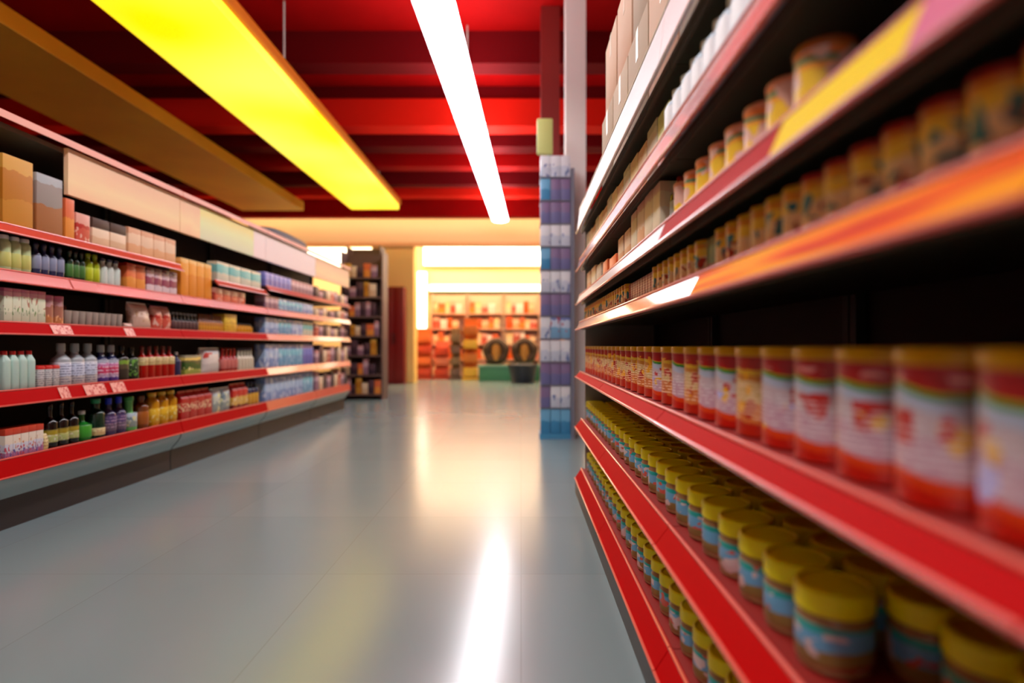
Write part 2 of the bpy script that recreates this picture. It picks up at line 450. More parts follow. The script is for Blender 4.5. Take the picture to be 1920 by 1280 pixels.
L_jar3 = label_mat('pale jar wrap', [(0.0, (214, 196, 176)), (0.4, (222, 216, 196)), (0.8, (190, 200, 190))], wob=0.05, blobs=[((214, 120, 90), 2.6, 0.62, 0.0, 0.8)], rough=0.35)
M_jarbody = mat('jar body', (160, 120, 80), 0.25)
L_can = label_mat('small can wrap', [(0.0, (226, 160, 130)), (0.25, (246, 210, 150)), (0.62, (250, 200, 60)), (0.86, (226, 140, 30))], wave=0.03, wob=0.08,
                  blobs=[((50, 120, 124), 1.9, 0.56, 0.3, 0.8), ((170, 50, 24), 2.6, 0.6, 0.0, 0.6)], rough=0.35)
M_can_top = mat('red can lid', (176, 34, 12), 0.35)
L_redbox = label_mat('red box print', [(0.0, (150, 16, 8)), (0.4, (176, 30, 14)), (0.8, (150, 20, 10))], wob=0.1, lines=((220, 130, 90), 0.1, 0.9, 60), rough=0.4)
L_green = label_mat('green box print', [(0.0, (150, 60, 24)), (0.3, (60, 110, 60)), (0.8, (130, 130, 40))], wob=0.1, rough=0.4)
L_orange = label_mat('orange bulb wrap', [(0.0, (250, 180, 20)), (0.25, (255, 206, 60)), (0.68, (255, 170, 70)), (0.78, (110, 150, 110)), (0.88, (240, 130, 60))], wave=0.05, wob=0.06,
                     blobs=[((240, 190, 170), 1.8, 0.56, 0.3, 1.0)], rough=0.4)

# ================================================================ RIGHT SHELVING
RB = [(-0.80, 0.45), (0.45, 1.70), (1.70, 2.95), (2.95, 4.20)]
XBK = 0.98
# (name, x_top, z_top, x_bottom, z_bottom) relative to the camera height, from the floor upwards
RSH = [(0.43, -0.875, 0.385, -0.945), (0.43, -0.52, 0.385, -0.58), (0.42, -0.183, 0.385, -0.222),
       (0.42, 0.170, 0.390, 0.112), (0.42, 0.360, 0.390, 0.290), (0.42, 0.620, 0.395, 0.530), (0.42, 0.975, 0.395, 0.80)]
TRAY = {5: 0.560, 6: 0.835}   # trays of the two highest shelves sit below the top of their fascia
g = NT('orange promo strip', 0.6)
g.b.inputs['Specular IOR Level'].default_value = 0.08
tc = g.n('ShaderNodeTexCoord'); sp = g.n('ShaderNodeSeparateXYZ'); g.l(tc.outputs['Generated'], sp.inputs[0])
nz = g.noise(tc.outputs['Generated'], 2.3, 4.6, 1.0)
cc = g.ramp(nz, [(0.30, (206, 24, 4)), (0.40, (250, 104, 4)), (0.55, (255, 164, 6))], False)
g.l(cc, g.b.inputs['Base Color'])
M_promo_o = g.m
M_promo_y = mat('yellow promo strip', (255, 222, 20), 0.6, spec=0.08)
M_promo_p = mat('pink promo strip', (226, 120, 150), 0.6, spec=0.1)
M_rail_w = mat('white rail plastic and sheen', (224, 210, 206), 0.3, coat=0.5)
M_rail_pk = mat('glossy copper red rail', (214, 84, 62), 0.22, coat=1.0)

def rail_poly(xt, zt, xb, zb, s):
    """s = +1: the aisle lies towards -X (right shelving); s = -1: towards +X"""
    o = -s
    P = [(xt + s * 0.008, zt), (xt + o * 0.002, zt), (xt + o * 0.002, zt - 0.004), (xb + s * 0.003, zb + 0.004), (xb + s * 0.003, zb), (xb + s * 0.007, zb), (xt + s * 0.004, zt - 0.008), (xt + s * 0.008, zt - 0.006)]
    return [(x, z + CAMZ) for x, z in P]
def edge_mesh(xt, zt, xb, zb, s, y0, y1):
    bm = bmesh.new()
    for cx, cz, r in ((xt, zt - 0.001, 0.0055), (xb, zb + 0.001, 0.0055)):
        extrude_y([(cx + r * math.cos(2 * PI * i / 10), cz + CAMZ + r * math.sin(2 * PI * i / 10)) for i in range(10)], y0, y1, bm)
    return bm
def strip_mesh(xt, zt, xb, zb, s, y0, y1, th=0.0016):
    d = Vector((xb - xt, zb - zt)); L = d.length; d.normalize(); nrm = Vector((-s * abs(d.y), -abs(d.x) * 1.0))
    a = Vector((xt, zt)) + d * 0.008; b = Vector((xb, zb)) - d * 0.008
    off = Vector((-s * 0.003, 0)); o2 = Vector((-s * (0.003 + th), 0))
    P = [a + off, a + o2, b + o2, b + off]
    return extrude_y([(p.x, p.y + CAMZ) for p in P], y0, y1)

bnames = ['nearest', 'second nearest', 'third', 'farthest']
for bi, (y0, y1) in enumerate(RB):
    t = thing('shelving_bay', '%s bay of tall red-railed shelving along the right of the aisle' % bnames[bi], 'shelving', (0.68, (y0 + y1) / 2, 0), 0, 'right shelving bays')
    off = Vector((-0.68, -(y0 + y1) / 2, 0))
    L = y1 - y0; g0, g1 = y0 + 0.0025, y1 - 0.0025
    def P(name, bm, m, parent=None):
        if parent is None: return obj(name, bm, m, t, off)
        return obj(name, bm, m, parent)
    P('back_panel', B(XBK, XBK + 0.03, y0, y1, 0, CAMZ + 0.95), M_back)
    P('kick_plate', B(0.388, XBK, y0 + 0.001, y1 - 0.001, 0, CAMZ - 0.955), M_kick)
    for yy in (y0 + 0.02, y1 - 0.02):
        P('upright', B(XBK - 0.03, XBK - 0.001, yy - 0.015, yy + 0.015, CAMZ - 0.954, CAMZ + 0.95), M_kick)
    for si, (xt, zt, xb, zb) in enumerate(RSH):
        zt2 = TRAY.get(si, zt - 0.003)
        sh = P('shelf', box(B(xt + 0.01, XBK - 0.031, g0, g1, CAMZ + zt2 - 0.02, CAMZ + zt2), xt + 0.012, xt + 0.022, g0, g1, CAMZ + zb, CAMZ + zt2 - 0.0205), mat('maroon red shelf steel', (140, 24, 16), 0.5) if si < 3 else M_shelf)
        box_extra = None
        rm = M_red_rail
        if si == 6: rm = M_rail_w
        if si == 5: rm = M_rail_pk
        if si == 4 and bi >= 2: rm = M_rail_w  # whitish colour paints in the specular sheen on these far rails
        if si == 3: rm = M_rail_pk
        r = obj('price_rail', extrude_y(rail_poly(xt, zt, xb, zb, 1), g0, g1), rm, sh, smooth=False)
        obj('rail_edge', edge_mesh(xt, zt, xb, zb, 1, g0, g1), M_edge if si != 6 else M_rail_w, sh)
        if si == 3 and bi <= 1:
            e1 = 1.36 if bi == 1 else g1
            obj('promo_strip', strip_mesh(xt, zt, xb, zb, 1, g0, e1), M_promo_o, sh, smooth=False)
        if si == 4 and bi == 1:
            obj('promo_strip', strip_mesh(xt, zt, xb, zb, 1, 0.60, 0.92), M_promo_y, sh, smooth=False)
            obj('promo_strip', strip_mesh(xt, zt, xb, zb, 1, g0, 0.598), M_promo_p, sh, smooth=False)
    if bi == 3:
        P('end_panel', B(0.46, XBK, y1 + 0.001, y1 + 0.025, 0, CAMZ + 0.98), mat('beige end panel', (150, 140, 130), 0.5))

RXF = 0.445
# tins at eye level on the middle shelf
ys = [0.555 - 0.131 * k for k in (3, 2, 1)] + [0.555 + 0.131 * k for k in range(0, 28)]
for k, y in enumerate(ys):
    far = y > 2.1
    L = L_tin if not far and k not in (8, 11, 13) else L_tin2
    if k < 3: lab = 'red and white lidded tin at the near end of the eye level row'
    elif k - 3 < 12: lab = 'red, white and green gold-lidded tin, %s in the eye level row from frame edge' % ORD[k - 3]
    else: lab = 'amber and red tin in the far receding stretch of the eye level row'
    place('milk_powder_tin', lab, 'tin', p_tin(0.181, 0.064, L, M_gold_lid), (RXF + 0.066, y, CAMZ - 0.1835), random.uniform(-0.25, 0.25) + 0.4, 'tall tins on the eye level shelf')
# jars with yellow lids, front rows and shaded rows behind
def jar_row(ystart, n, zt, x, lab_near, lab_far, grp, skip=(), nunique=10, pitch=0.126, y_first=None):
    c = 0
    for k in range(n):
        y = ystart + pitch * k
        if k in skip: continue
        L = (L_jar, L_jar2, L_jar3, L_jar2, L_jar)[(k * 7) % 5] if y > 1.05 else (L_jar if k % 2 == skip_par else L_jar2)
        if y > 4.13: break
        lab = lab_near % ORD[c] if c < nunique else lab_far
        c += 1
        place('yellow_lidded_jar', lab, 'jar', p_jar(0.132, 0.0605, M_jarbody, M_yel_lid, L), (x, y, CAMZ + zt - 0.0022), random.uniform(-0.3, 0.3), grp)
skip_par = 0
X1 = 0.455 + 0.062
jar_row(0.430, 2, -0.52, X1, 'yellow lidded jar on near side of the gap in the row, %s in line', '', 'yellow lidded jars in the front row')
jar_row(0.970, 26, -0.52, X1, 'yellow lidded jar in the front row below the tins, %s beyond the gap', 'yellow lidded jar far down the front row below the tins', 'yellow lidded jars in the front row')
jar_row(0.420, 30, -0.52, X1 + 0.128, 'shaded yellow lidded jar in the second row below the tins, %s from near end', 'shaded yellow lidded jar far down the second row below the tins', 'yellow lidded jars in the second row')
jar_row(0.420, 26, -0.52, X1 + 0.256, 'shaded yellow lidded jar in the third row, %s from near end', 'shaded yellow lidded jar far down the third row', 'yellow lidded jars in the third row')
jar_row(0.42, 30, -0.875, X1, 'yellow lidded jar on the bottom right shelf, %s from near end', 'yellow lidded jar far down the bottom right shelf', 'yellow lidded jars on the bottom shelf')
# small cans and boxes above the tins
k = 0; y = 0.36; c = 0
while y < 4.1:
    if 1.95 < y < 2.46:
        place('red_box', 'narrow red box standing in the red run between small cans', 'box', p_carton(0.045, 0.06, 0.088, L_redbox), (RXF + 0.036, y, CAMZ + 0.1672), 0, 'narrow red boxes above the tins'); y += 0.047; continue
    if 1.36 < y < 1.44:
        place('green_box', 'green and brown box standing among the small yellow cans', 'box', p_carton(0.075, 0.06, 0.09, L_green), (RXF + 0.036, y + 0.006, CAMZ + 0.1672)); y += 0.087; continue
    lab = 'small yellow can on the orange fronted shelf, %s from the near end' % ORD[c] if c < 12 else ('small yellow can in the middle stretch of the orange fronted shelf' if y < 2.2 else 'small yellow can at the far end beyond the red boxes')
    place('small_can', lab, 'can', p_tin(0.094, 0.031, L_can, M_can_top if y < 0.95 else M_gold_lid), (RXF + 0.022, y, CAMZ + 0.1672), random.uniform(0, 6), 'small yellow cans'); c += 1
    y += 0.068
# shelf above: orange jars, silver packs, cream cartons
zE = CAMZ + 0.3572
M_silver = mat('silver foil', (200, 200, 206), 0.35, metal=0.3, noise=0.15)
M_brown = mat('brown glass', (96, 44, 14), 0.2)
for k in range(8):
    y = 0.92 + 0.105 * k
    place('orange_jar', 'orange and yellow jar on the yellow tagged shelf, %s from the near end' % ORD[k], 'jar', p_tin(0.10 + (0.008 if k == 0 else 0), 0.046, L_orange, mat('brown orange lid', (170, 84, 20), 0.4) if k == 0 else mat('peach lid', (236, 150, 110), 0.4)), (RXF + 0.033, y, zE), random.uniform(0, 6), 'orange jars')
for k in range(7):
    y = 0.42 + 0.062 * k
    place('silver_pack', 'low silver white pouch behind the yellow tag, %s from the near end' % ORD[k], 'pouch', p_bag(0.058, 0.05, 0.052, M_silver), (RXF + 0.04, y, zE), 0, 'silver pouches')
place('brown_bottle', 'brown bottle with pale label beside tall cream cartons', 'bottle', p_bottle(0.155, 0.032, M_brown, M_can_top, mat('pale grey label', (190, 200, 196))), (RXF + 0.04, 1.78, zE))
Cc = [label_mat('cream carton print', [(0.0, (240, 226, 190)), (0.5, (244, 216, 160)), (0.8, (236, 190, 140))], wob=0.1, rough=0.5),
      label_mat('peach carton print', [(0.0, (236, 180, 130)), (0.4, (240, 206, 170)), (0.8, (226, 170, 130))], wob=0.12, rough=0.5),
      label_mat('beige carton print', [(0.0, (206, 186, 160)), (0.5, (216, 200, 176)), (0.85, (190, 170, 140))], wob=0.1, rough=0.5)]
M_or = mat('orange carton', (236, 96, 24), 0.4)
for k, (y, wd, h, m, nm) in enumerate(((1.90, 0.10, 0.164, Cc[0], 'cream'), (2.02, 0.12, 0.168, Cc[0], 'pale cream'), (2.15, 0.12, 0.166, Cc[1], 'peach'), (2.28, 0.11, 0.16, Cc[0], 'wide cream'),
                               (2.42, 0.12, 0.12, Cc[1], 'low peach'), (2.58, 0.13, 0.12, Cc[1], 'plain peach'), (2.80, 0.2, 0.07, M_or, 'bright orange'), (3.05, 0.16, 0.085, M_or, 'low orange'), (3.3, 0.2, 0.1, Cc[2], 'beige'), (3.55, 0.2, 0.12, Cc[0], 'far cream'), (3.8, 0.2, 0.12, Cc[1], 'last peach'))):
    place('carton', '%s carton standing beyond the brown bottle on the upper right shelf' % nm, 'box', p_carton(wd, 0.12, h, m), (RXF + 0.052, y, zE))
# shelf F: pale blue white bags then beige cartons
zF = CAMZ + 0.5608
M_pale = label_mat('pale blue bag print', [(0.0, (226, 236, 246)), (0.5, (250, 250, 252)), (0.8, (216, 232, 244))], wob=0.1, rough=0.5)
for k in range(13):
    y = 0.62 + 0.093 * k
    place('white_bottle', 'pale blue and white plastic bottle on the pink railed shelf%s' % (', %s from near end' % ORD[k] if k < 12 else ', last of the run'), 'bottle', p_milk(0.195, 0.044, M_pale, M_white), (RXF + 0.028, y, zF), 0, 'pale bottles')
L_lime = label_mat('lime carton print', [(0.0, (226, 120, 80)), (0.35, (226, 214, 150)), (0.6, (214, 220, 130))], wob=0.05)
for k in range(14):
    y = 1.86 + 0.162 * k
    m = L_lime if k == 0 else Cc[(k * 2) % 3]
    place('carton', 'lime topped carton after the pale bottles' if k == 0 else ('beige carton on the pink railed shelf, %s after the lime one' % ORD[k - 1] if k < 13 else 'last beige carton at the far end of the pink railed shelf'), 'box',
          p_carton(0.15, 0.14, (0.19, 0.2, 0.18)[k % 3], m), (RXF + 0.075, y, zF), 0, 'cartons on the pink railed shelf')
# top shelf: big shipping cartons two high
zG = CAMZ + 0.8358
M_tape = mat('parcel tape', (190, 160, 110), 0.3)
def big_carton(W, D, H, m):
    def mk():
        return [('body', mesh_from('body', B(-D / 2, D / 2, -W / 2, W / 2, 0, H, bev=0.004), m)),
                ('tape', mesh_from('tape', box(B(-D / 2 + 0.004, D / 2 - 0.004, -0.025, 0.025, H + 0.0003, H + 0.001), -D / 2 - 0.0012, -D / 2 - 0.0003, -0.025, 0.025, H * 0.72, H), M_tape))]
    return pm(('big', W, D, H, m.name), mk)
cols_n = ['brown', 'pale tan', 'peach']
Ms = [label_mat('brown beige board', [(0.0, (150, 126, 98)), (0.6, (176, 152, 124))], wob=0.2, rough=0.7, const=False), label_mat('pale tan board', [(0.0, (206, 186, 162)), (0.6, (190, 166, 138))], wob=0.2, rough=0.7, const=False), label_mat('peach tan board', [(0.0, (200, 150, 116)), (0.6, (206, 170, 140))], wob=0.2, rough=0.7, const=False)]
seq = [(0.30, 2), (0.72, 0), (1.14, 1), (1.56, 0), (1.98, 2), (2.40, 0), (2.82, 1), (3.24, 0)]
for k, (y, c) in enumerate(seq):
    place('shipping_carton', 'large %s shipping carton on the top shelf, %s from the near end' % (cols_n[c], ORD[k]), 'box', big_carton(0.40, 0.42, 0.46, Ms[c]), (RXF + 0.24, y, zG), 0, 'large cartons on the top shelf')
    c2 = (c + 1 + k) % 3
    place('shipping_carton', 'large %s shipping carton stacked on the %s lower carton from the near end' % (cols_n[c2], ORD[k]), 'box', big_carton(0.38, 0.40, 0.42, Ms[c2]), (RXF + 0.25, y, zG + 0.462), 0, 'large cartons stacked above')

# ================================================================ LEFT SHELVING
XF = 2.87
LSH = [(0.415, 0.318), (0.795, 0.718), (1.180, 1.115), (1.470, 1.405), (1.727, 1.678)]
LB = [(1.70, 3.0), (3.0, 4.94), (4.94, 6.60), (6.60, 8.20), (8.20, 9.80)]
XLB = -3.50
g = NT('scribbled price tag', 0.4)
tc = g.n('ShaderNodeTexCoord'); mp = g.n('ShaderNodeMapping'); g.l(tc.outputs['Generated'], mp.inputs[0]); mp.inputs['Scale'].default_value = (1, 9, 3)
nz = g.noise(mp.outputs[0], 1.6, 0.3, 3.0)
g.l(g.mix(g.math('GREATER_THAN', nz, 0.55), srgb(244, 170, 150), srgb(206, 60, 50)), g.b.inputs['Base Color'])
M_tag = g.m
M_header = label_mat('cream header board', [(0.0, (255, 206, 160)), (0.35, (255, 224, 170)), (0.8, (246, 200, 160))], wob=0.2, rough=0.5, const=False)
M_header2 = label_mat('pale lime header board', [(0.0, (226, 226, 190)), (0.5, (236, 240, 180)), (0.8, (246, 230, 150))], wob=0.1, rough=0.5, const=False)
M_header3 = mat('pale lilac header board', (250, 228, 222), 0.5)
ln = ['nearest', 'second', 'third', 'fourth', 'farthest']
for bi, (y0, y1) in enumerate(LB):
    yc = (y0 + y1) / 2
    t = thing('shelving_bay', '%s bay of the long red-railed shelving run across the aisle' % ln[bi], 'shelving', (-3.17, yc, 0), 0, 'left shelving bays')
    off = Vector((3.17, -yc, 0)); g0, g1 = y0 + 0.004, y1 - 0.004
    def P(name, bm, m, smooth=True): return obj(name, bm, m, t, off, smooth)
    P('back_panel', B(XLB - 0.02, XLB, y0, y1, 0, 2.30), M_back)
    P('kick_plate', B(XLB + 0.001, -2.95, g0, g1, 0, 0.178), M_kick)
    pts = [(-2.975, 0.1785), (-2.945, 0.1785)] + [(-2.945 + 0.085 * math.sin(PI / 2 * i / 6) ** 1.3, 0.1785 + 0.135 * (i / 6.0)) for i in range(1, 7)] + [(-2.975, 0.3135)]
    P('plinth_panel', extrude_y(pts, g0, g1), M_plinth)
    P('joint_strip', extrude_y([(x + 0.003, z) for x, z in pts[1:8]] + [(-2.975, 0.3135), (-2.975, 0.18)], y1 - 0.011, y1 - 0.0005), M_black)
    for yy in (y0 + 0.03, y1 - 0.03): P('upright', B(XLB + 0.001, XLB + 0.03, yy - 0.02, yy + 0.02, 0.179, 2.30), M_kick)
    P('joint_strip', B(-3.0, -2.948, y1 - 0.008, y1 - 0.0005, 0.0, 0.1784), M_black)
    for si, (zt, zb) in enumerate(LSH):
        a0, a1 = g0, g1
        ztt = zt
        if si == 4 and bi == 2: a0, ztt, zb = 5.50, 1.665, 1.62
        if si == 0: zb2 = zb
        shm = M_shelf_l
        sh = P('shelf', B(XLB + 0.031, -XF - 0.003, a0, a1, ztt - 0.025, ztt), shm)
        xt, xb = -XF, -XF + 0.035
        if si == 0: xb = -XF + 0.03
        zz0, zz1 = ztt + 0.005 - CAMZ, zb - CAMZ
        rm = M_red_rail
        if bi >= 3: rm = mat('soft red rail', (206, 70, 64), 0.3, coat=0.6)
        if si >= 3 and bi <= 2: rm = M_rail_pk
        obj('price_rail', extrude_y(rail_poly(xt, zz0, xb, zz1, -1), a0, a1), rm, sh, smooth=False)
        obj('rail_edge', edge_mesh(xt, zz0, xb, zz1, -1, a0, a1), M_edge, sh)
        tags = {(1, 2): [(3.56, 3.72), (4.22, 4.32)], (1, 1): [(3.62, 3.70), (3.83, 4.02), (4.08, 4.22)], (1, 3): [(3.72, 3.95)]}.get((bi, si), [])
        for ta, tb in tags:
            obj('price_tag', strip_mesh(xt, zz0, xb, zz1, -1, ta, tb, 0.002), M_tag if si < 3 else M_edge, sh, smooth=False)
    # cornice rail and header board
    P('cornice', extrude_y(rail_poly(-XF + 0.02, 1.30, -XF + 0.03, 1.255, -1), g0, g1), mat('dusty pink cornice', (226, 150, 126), 0.4), False)
    h0 = 3.72 if bi == 1 else g0
    if bi >= 1:
        hm = M_header if bi in (1, 4) else M_header3
        if bi == 2:
            P('header_board', B(-2.90, -2.872, h0, 5.25, CAMZ + 0.96, CAMZ + 1.253), M_header)
            P('header_board', B(-2.90, -2.872, 5.252, 6.30, CAMZ + 0.96, CAMZ + 1.253), M_header2)
            P('header_board', B(-2.90, -2.872, 6.302, g1, CAMZ + 0.96, CAMZ + 1.253), M_header3)
        else: P('header_board', B(-2.90, -2.872, h0, g1, CAMZ + 0.96, CAMZ + 1.253), hm)
    P('top_board', B(XLB + 0.001, -2.902, g0, g1, CAMZ + 1.22, CAMZ + 1.25), M_shelf)

def glass(name, rgb, tr=0.5): return mat(name, rgb, 0.12, trans=tr, spec=0.6)
G_clear = glass('clear plastic', (214, 222, 226), 0.45)
G_mint = mat('mint plastic', (188, 220, 206), 0.3, coat=0.3)
G_green = glass('green glass', (30, 130, 40), 0.3)
G_dkgreen = glass('deep green glass', (6, 52, 34), 0.2)
G_black = glass('near black glass', (14, 12, 10), 0.1)
G_red = glass('red liquid bottle', (176, 16, 8), 0.15)
G_amber = glass('amber liquid bottle', (222, 150, 10), 0.2)
G_brownl = glass('brown liquid bottle', (130, 62, 14), 0.2)
G_blue = mat('blue cap plastic', (30, 40, 190), 0.3)
G_purple = glass('purple tinted bottle', (70, 56, 96), 0.2)
G_lime = glass('lime bottle', (170, 190, 20), 0.2)
G_navy = glass('navy bottle', (40, 46, 84), 0.1)
M_redp = mat('red plastic', (200, 22, 16), 0.35)
M_grayp = mat('grey plastic cap', (160, 164, 162), 0.35)
M_whp = mat('white plastic', (232, 232, 228), 0.35)
M_pinkp = mat('pink plastic', (206, 110, 140), 0.4)
M_goldp = mat('gold carton', (228, 176, 34), 0.4)
L_news = label_mat('white printed label', [(0.0, (200, 196, 190)), (0.5, (214, 214, 214))], wob=0.1, lines=((60, 60, 70), 0.05, 0.95, 55), rough=0.5)
L_newsb = label_mat('blue white printed label', [(0.0, (206, 200, 196)), (0.4, (206, 214, 230)), (0.9, (224, 228, 234))], wob=0.1, lines=((50, 60, 110), 0.05, 0.95, 55), rough=0.5)
L_pink = label_mat('pink purple label', [(0.0, (90, 60, 150)), (0.2, (190, 160, 190)), (0.32, (206, 40, 90)), (0.7, (200, 120, 170)), (0.85, (170, 176, 190))], wob=0.12, lines=((230, 220, 236), 0.1, 0.95, 40), rough=0.45)
L_gn = label_mat('green band label', [(0.0, (60, 50, 34)), (0.5, (90, 80, 50)), (0.72, (120, 160, 40)), (0.92, (70, 60, 40))], wob=0.1, rough=0.45)
L_gn2 = label_mat('leafy dark label', [(0.0, (24, 40, 20)), (0.5, (40, 70, 30))], wob=0.1, blobs=[((110, 170, 60), 5, 0.57, 0, 1), ((230, 230, 220), 7, 0.68, 0, 1)], rough=0.45)
L_flower = label_mat('flower printed carton', [(0.0, (180, 120, 160)), (0.25, (214, 214, 224)), (0.6, (232, 220, 200))], wob=0.15, blobs=[((206, 120, 40), 4, 0.62, 0.3, 0.8), ((90, 80, 150), 5, 0.6, 0.0, 0.35), ((200, 70, 90), 5, 0.6, 0.0, 0.5)], rough=0.45)
L_wine = label_mat('yellow green wine label', [(0.0, (190, 200, 120)), (0.5, (206, 206, 130)), (0.6, (160, 140, 20)), (0.9, (130, 110, 20))], wob=0.15, blobs=[((230, 226, 200), 6, 0.6, 0.0, 0.6)], rough=0.45)
L_cream = label_mat('cream label', [(0.0, (226, 206, 140)), (0.5, (236, 220, 160))], wob=0.1, lines=((150, 60, 30), 0.1, 0.9, 30), rough=0.45)
L_redc = label_mat('red carton with cream writing', [(0.0, (176, 14, 14)), (0.25, (180, 16, 16))], wob=0.05, blobs=[((236, 214, 170), 7, 0.54, 0.38, 0.78)], rough=0.4)
L_redy = label_mat('red over yellow carton', [(0.0, (120, 20, 14)), (0.18, (226, 180, 80)), (0.62, (200, 30, 24))], wob=0.15, rough=0.4, blobs=[((240, 226, 190), 5, 0.63, 0.2, 0.7)])
L_leafpack = label_mat('green yellow pack', [(0.0, (150, 160, 60)), (0.3, (50, 90, 24)), (0.62, (90, 90, 50)), (0.74, (230, 200, 100)), (0.9, (160, 150, 120))], wob=0.12, blobs=[((232, 220, 140), 5, 0.62, 0.0, 0.5)], rough=0.4)
L_wbag = label_mat('white bag with red print', [(0.0, (206, 196, 186)), (0.4, (222, 210, 200)), (0.8, (190, 190, 190))], wob=0.1, blobs=[((190, 60, 50), 2.6, 0.6, 0.45, 0.85)], rough=0.4)
L_pbag = label_mat('pale clear bag print', [(0.0, (150, 160, 150)), (0.4, (206, 210, 190)), (0.7, (190, 206, 216))], wob=0.2, blobs=[((230, 226, 160), 3, 0.6, 0.0, 1.0), ((120, 140, 150), 4, 0.6, 0, 1)], rough=0.3)
L_pinkbag = label_mat('pale pink bag print', [(0.0, (206, 170, 150)), (0.45, (226, 196, 180)), (0.8, (230, 180, 160))], wob=0.2, blobs=[((190, 150, 120), 4, 0.58, 0.0, 0.7)], rough=0.3)
L_redbag = label_mat('red and pink bag print', [(0.0, (214, 90, 70)), (0.5, (190, 50, 40)), (0.62, (232, 170, 150))], wob=0.15, blobs=[((236, 190, 170), 4, 0.6, 0.0, 0.5)], rough=0.3)
L_tallpk = label_mat('white pack with green leaf', [(0.0, (206, 210, 180)), (0.35, (226, 230, 200)), (0.86, (226, 160, 176))], wob=0.08, blobs=[((90, 140, 60), 4, 0.62, 0.25, 0.5), ((170, 110, 90), 3, 0.62, 0.5, 0.85)], rough=0.35)
L_brtube = label_mat('pink brown tube', [(0.0, (190, 120, 70)), (0.3, (170, 110, 90)), (0.7, (200, 150, 150)), (0.9, (190, 110, 130))], wob=0.2, blobs=[((232, 180, 130), 5, 0.6, 0.0, 0.4)], rough=0.3)
L_amb = label_mat('amber bottle label', [(0.0, (214, 150, 40)), (0.6, (190, 120, 40))], wob=0.1, rough=0.4)
L_ycarton = label_mat('yellow crate print', [(0.0, (226, 176, 40)), (0.42, (236, 196, 60)), (0.5, (190, 130, 20)), (0.54, (236, 196, 60))], wob=0.0, lines=((176, 116, 16), 0.05, 0.95, 44), rough=0.4)
L_pkred = label_mat('pink white pack', [(0.0, (226, 206, 210)), (0.3, (150, 60, 90)), (0.6, (214, 180, 190)), (0.85, (110, 50, 60))], wob=0.12, rough=0.4)
L_or2 = label_mat('orange pack', [(0.0, (236, 150, 60)), (0.5, (226, 110, 60))], wob=0.15, rough=0.4)
L_or3 = label_mat('tall orange carton', [(0.0, (232, 140, 30)), (0.6, (240, 160, 50)), (0.9, (240, 190, 110))], wob=0.1, rough=0.45)
L_och = label_mat('ochre carton', [(0.0, (206, 140, 40)), (0.4, (190, 120, 14)), (0.8, (214, 160, 60))], wob=0.15, rough=0.5)
L_gry = label_mat('grey brown carton', [(0.0, (170, 110, 60)), (0.5, (150, 140, 130)), (0.85, (170, 176, 176))], wob=0.12, rough=0.5)
L_blue1 = label_mat('pale blue pack', [(0.0, (130, 156, 206)), (0.4, (170, 196, 226)), (0.75, (120, 150, 206))], wob=0.12, blobs=[((214, 226, 240), 3, 0.58, 0, 1)], rough=0.35)
L_blue2 = label_mat('teal blue pack', [(0.0, (110, 170, 206)), (0.5, (120, 200, 220)), (0.8, (90, 130, 200))], wob=0.12, blobs=[((206, 230, 240), 3, 0.6, 0, 1)], rough=0.35)
L_blue3 = label_mat('violet blue pack', [(0.0, (110, 110, 190)), (0.5, (120, 130, 210)), (0.8, (150, 150, 220))], wob=0.12, rough=0.35)
L_mauve = label_mat('mauve pack', [(0.0, (150, 110, 130)), (0.5, (206, 170, 180)), (0.8, (190, 130, 130))], wob=0.12, rough=0.4)
L_dkm = label_mat('dark plum pack', [(0.0, (60, 36, 50)), (0.5, (90, 60, 70))], wob=0.12, rough=0.4)
L_crm = label_mat('cream tan pack', [(0.0, (226, 190, 150)), (0.5, (240, 214, 180))], wob=0.12, rough=0.4)
L_teal = label_mat('teal cream pack', [(0.0, (214, 214, 190)), (0.45, (120, 196, 190)), (0.85, (226, 214, 180))], wob=0.12, rough=0.4)

def px2y(px, X=2.93): return FPX * X / (VPX - px)
def run(z, px0, px1, n, name, cat, fn, lab, H, group=None, depth=None, kind=None, rz=0.3, fat=0.94, X=2.93):
    """a row of n products standing side by side on the left shelving between two depths along the aisle"""
    ya, yb = px2y(px0), px2y(px1); w_ = (yb - ya) / n
    for i in range(n):
        y = ya + w_ * (i + 0.5)
        parts, d = fn(round(w_ * fat, 4), H)
        l = lab if n == 1 else lab + ', %s of %d from the near end' % (ORD[i], n) if n <= 12 else lab
        place(name, l, cat, parts, (-(2.885 + d / 2), y, z + 0.0008), random.uniform(-rz, rz), (group or lab) if n > 1 else None)
def bot(body, cap, lab, **k):
    def f(w_, H):
        R = round(min(w_ / 2, 0.055), 4); return p_bottle(H, R, body, cap, lab, **k), 2 * R
    return f
def car(body, top=None, tf=0.0, dep=0.1):
    return lambda w_, H: (p_carton(w_, dep, H, body, top, tf), dep)
def gab(body, top, dep=0.08):
    return lambda w_, H: (p_gable(w_, dep, H, body, top), dep)
def bag(body, seal=None, lean=0.0, dep=0.09):
    return lambda w_, H: (p_bag(w_, dep, H, body, seal, lean), dep)
def tum(body): return lambda w_, H: (p_tumbler(H, round(w_ / 2, 4), body), w_)
def milk(body, cap): return lambda w_, H: (p_milk(H, round(w_ / 2, 4), body, cap), w_)
def tub(body, lid): return lambda w_, H: (p_tub(H, round(w_ / 2, 4), body, lid), w_)
def tin(body, lid): return lambda w_, H: (p_tin(H, round(w_ / 2, 4), body, lid), w_)

z5, z4, z3, z2, z1 = [a for a, b in LSH]
Z0 = dict(rz=0.0)
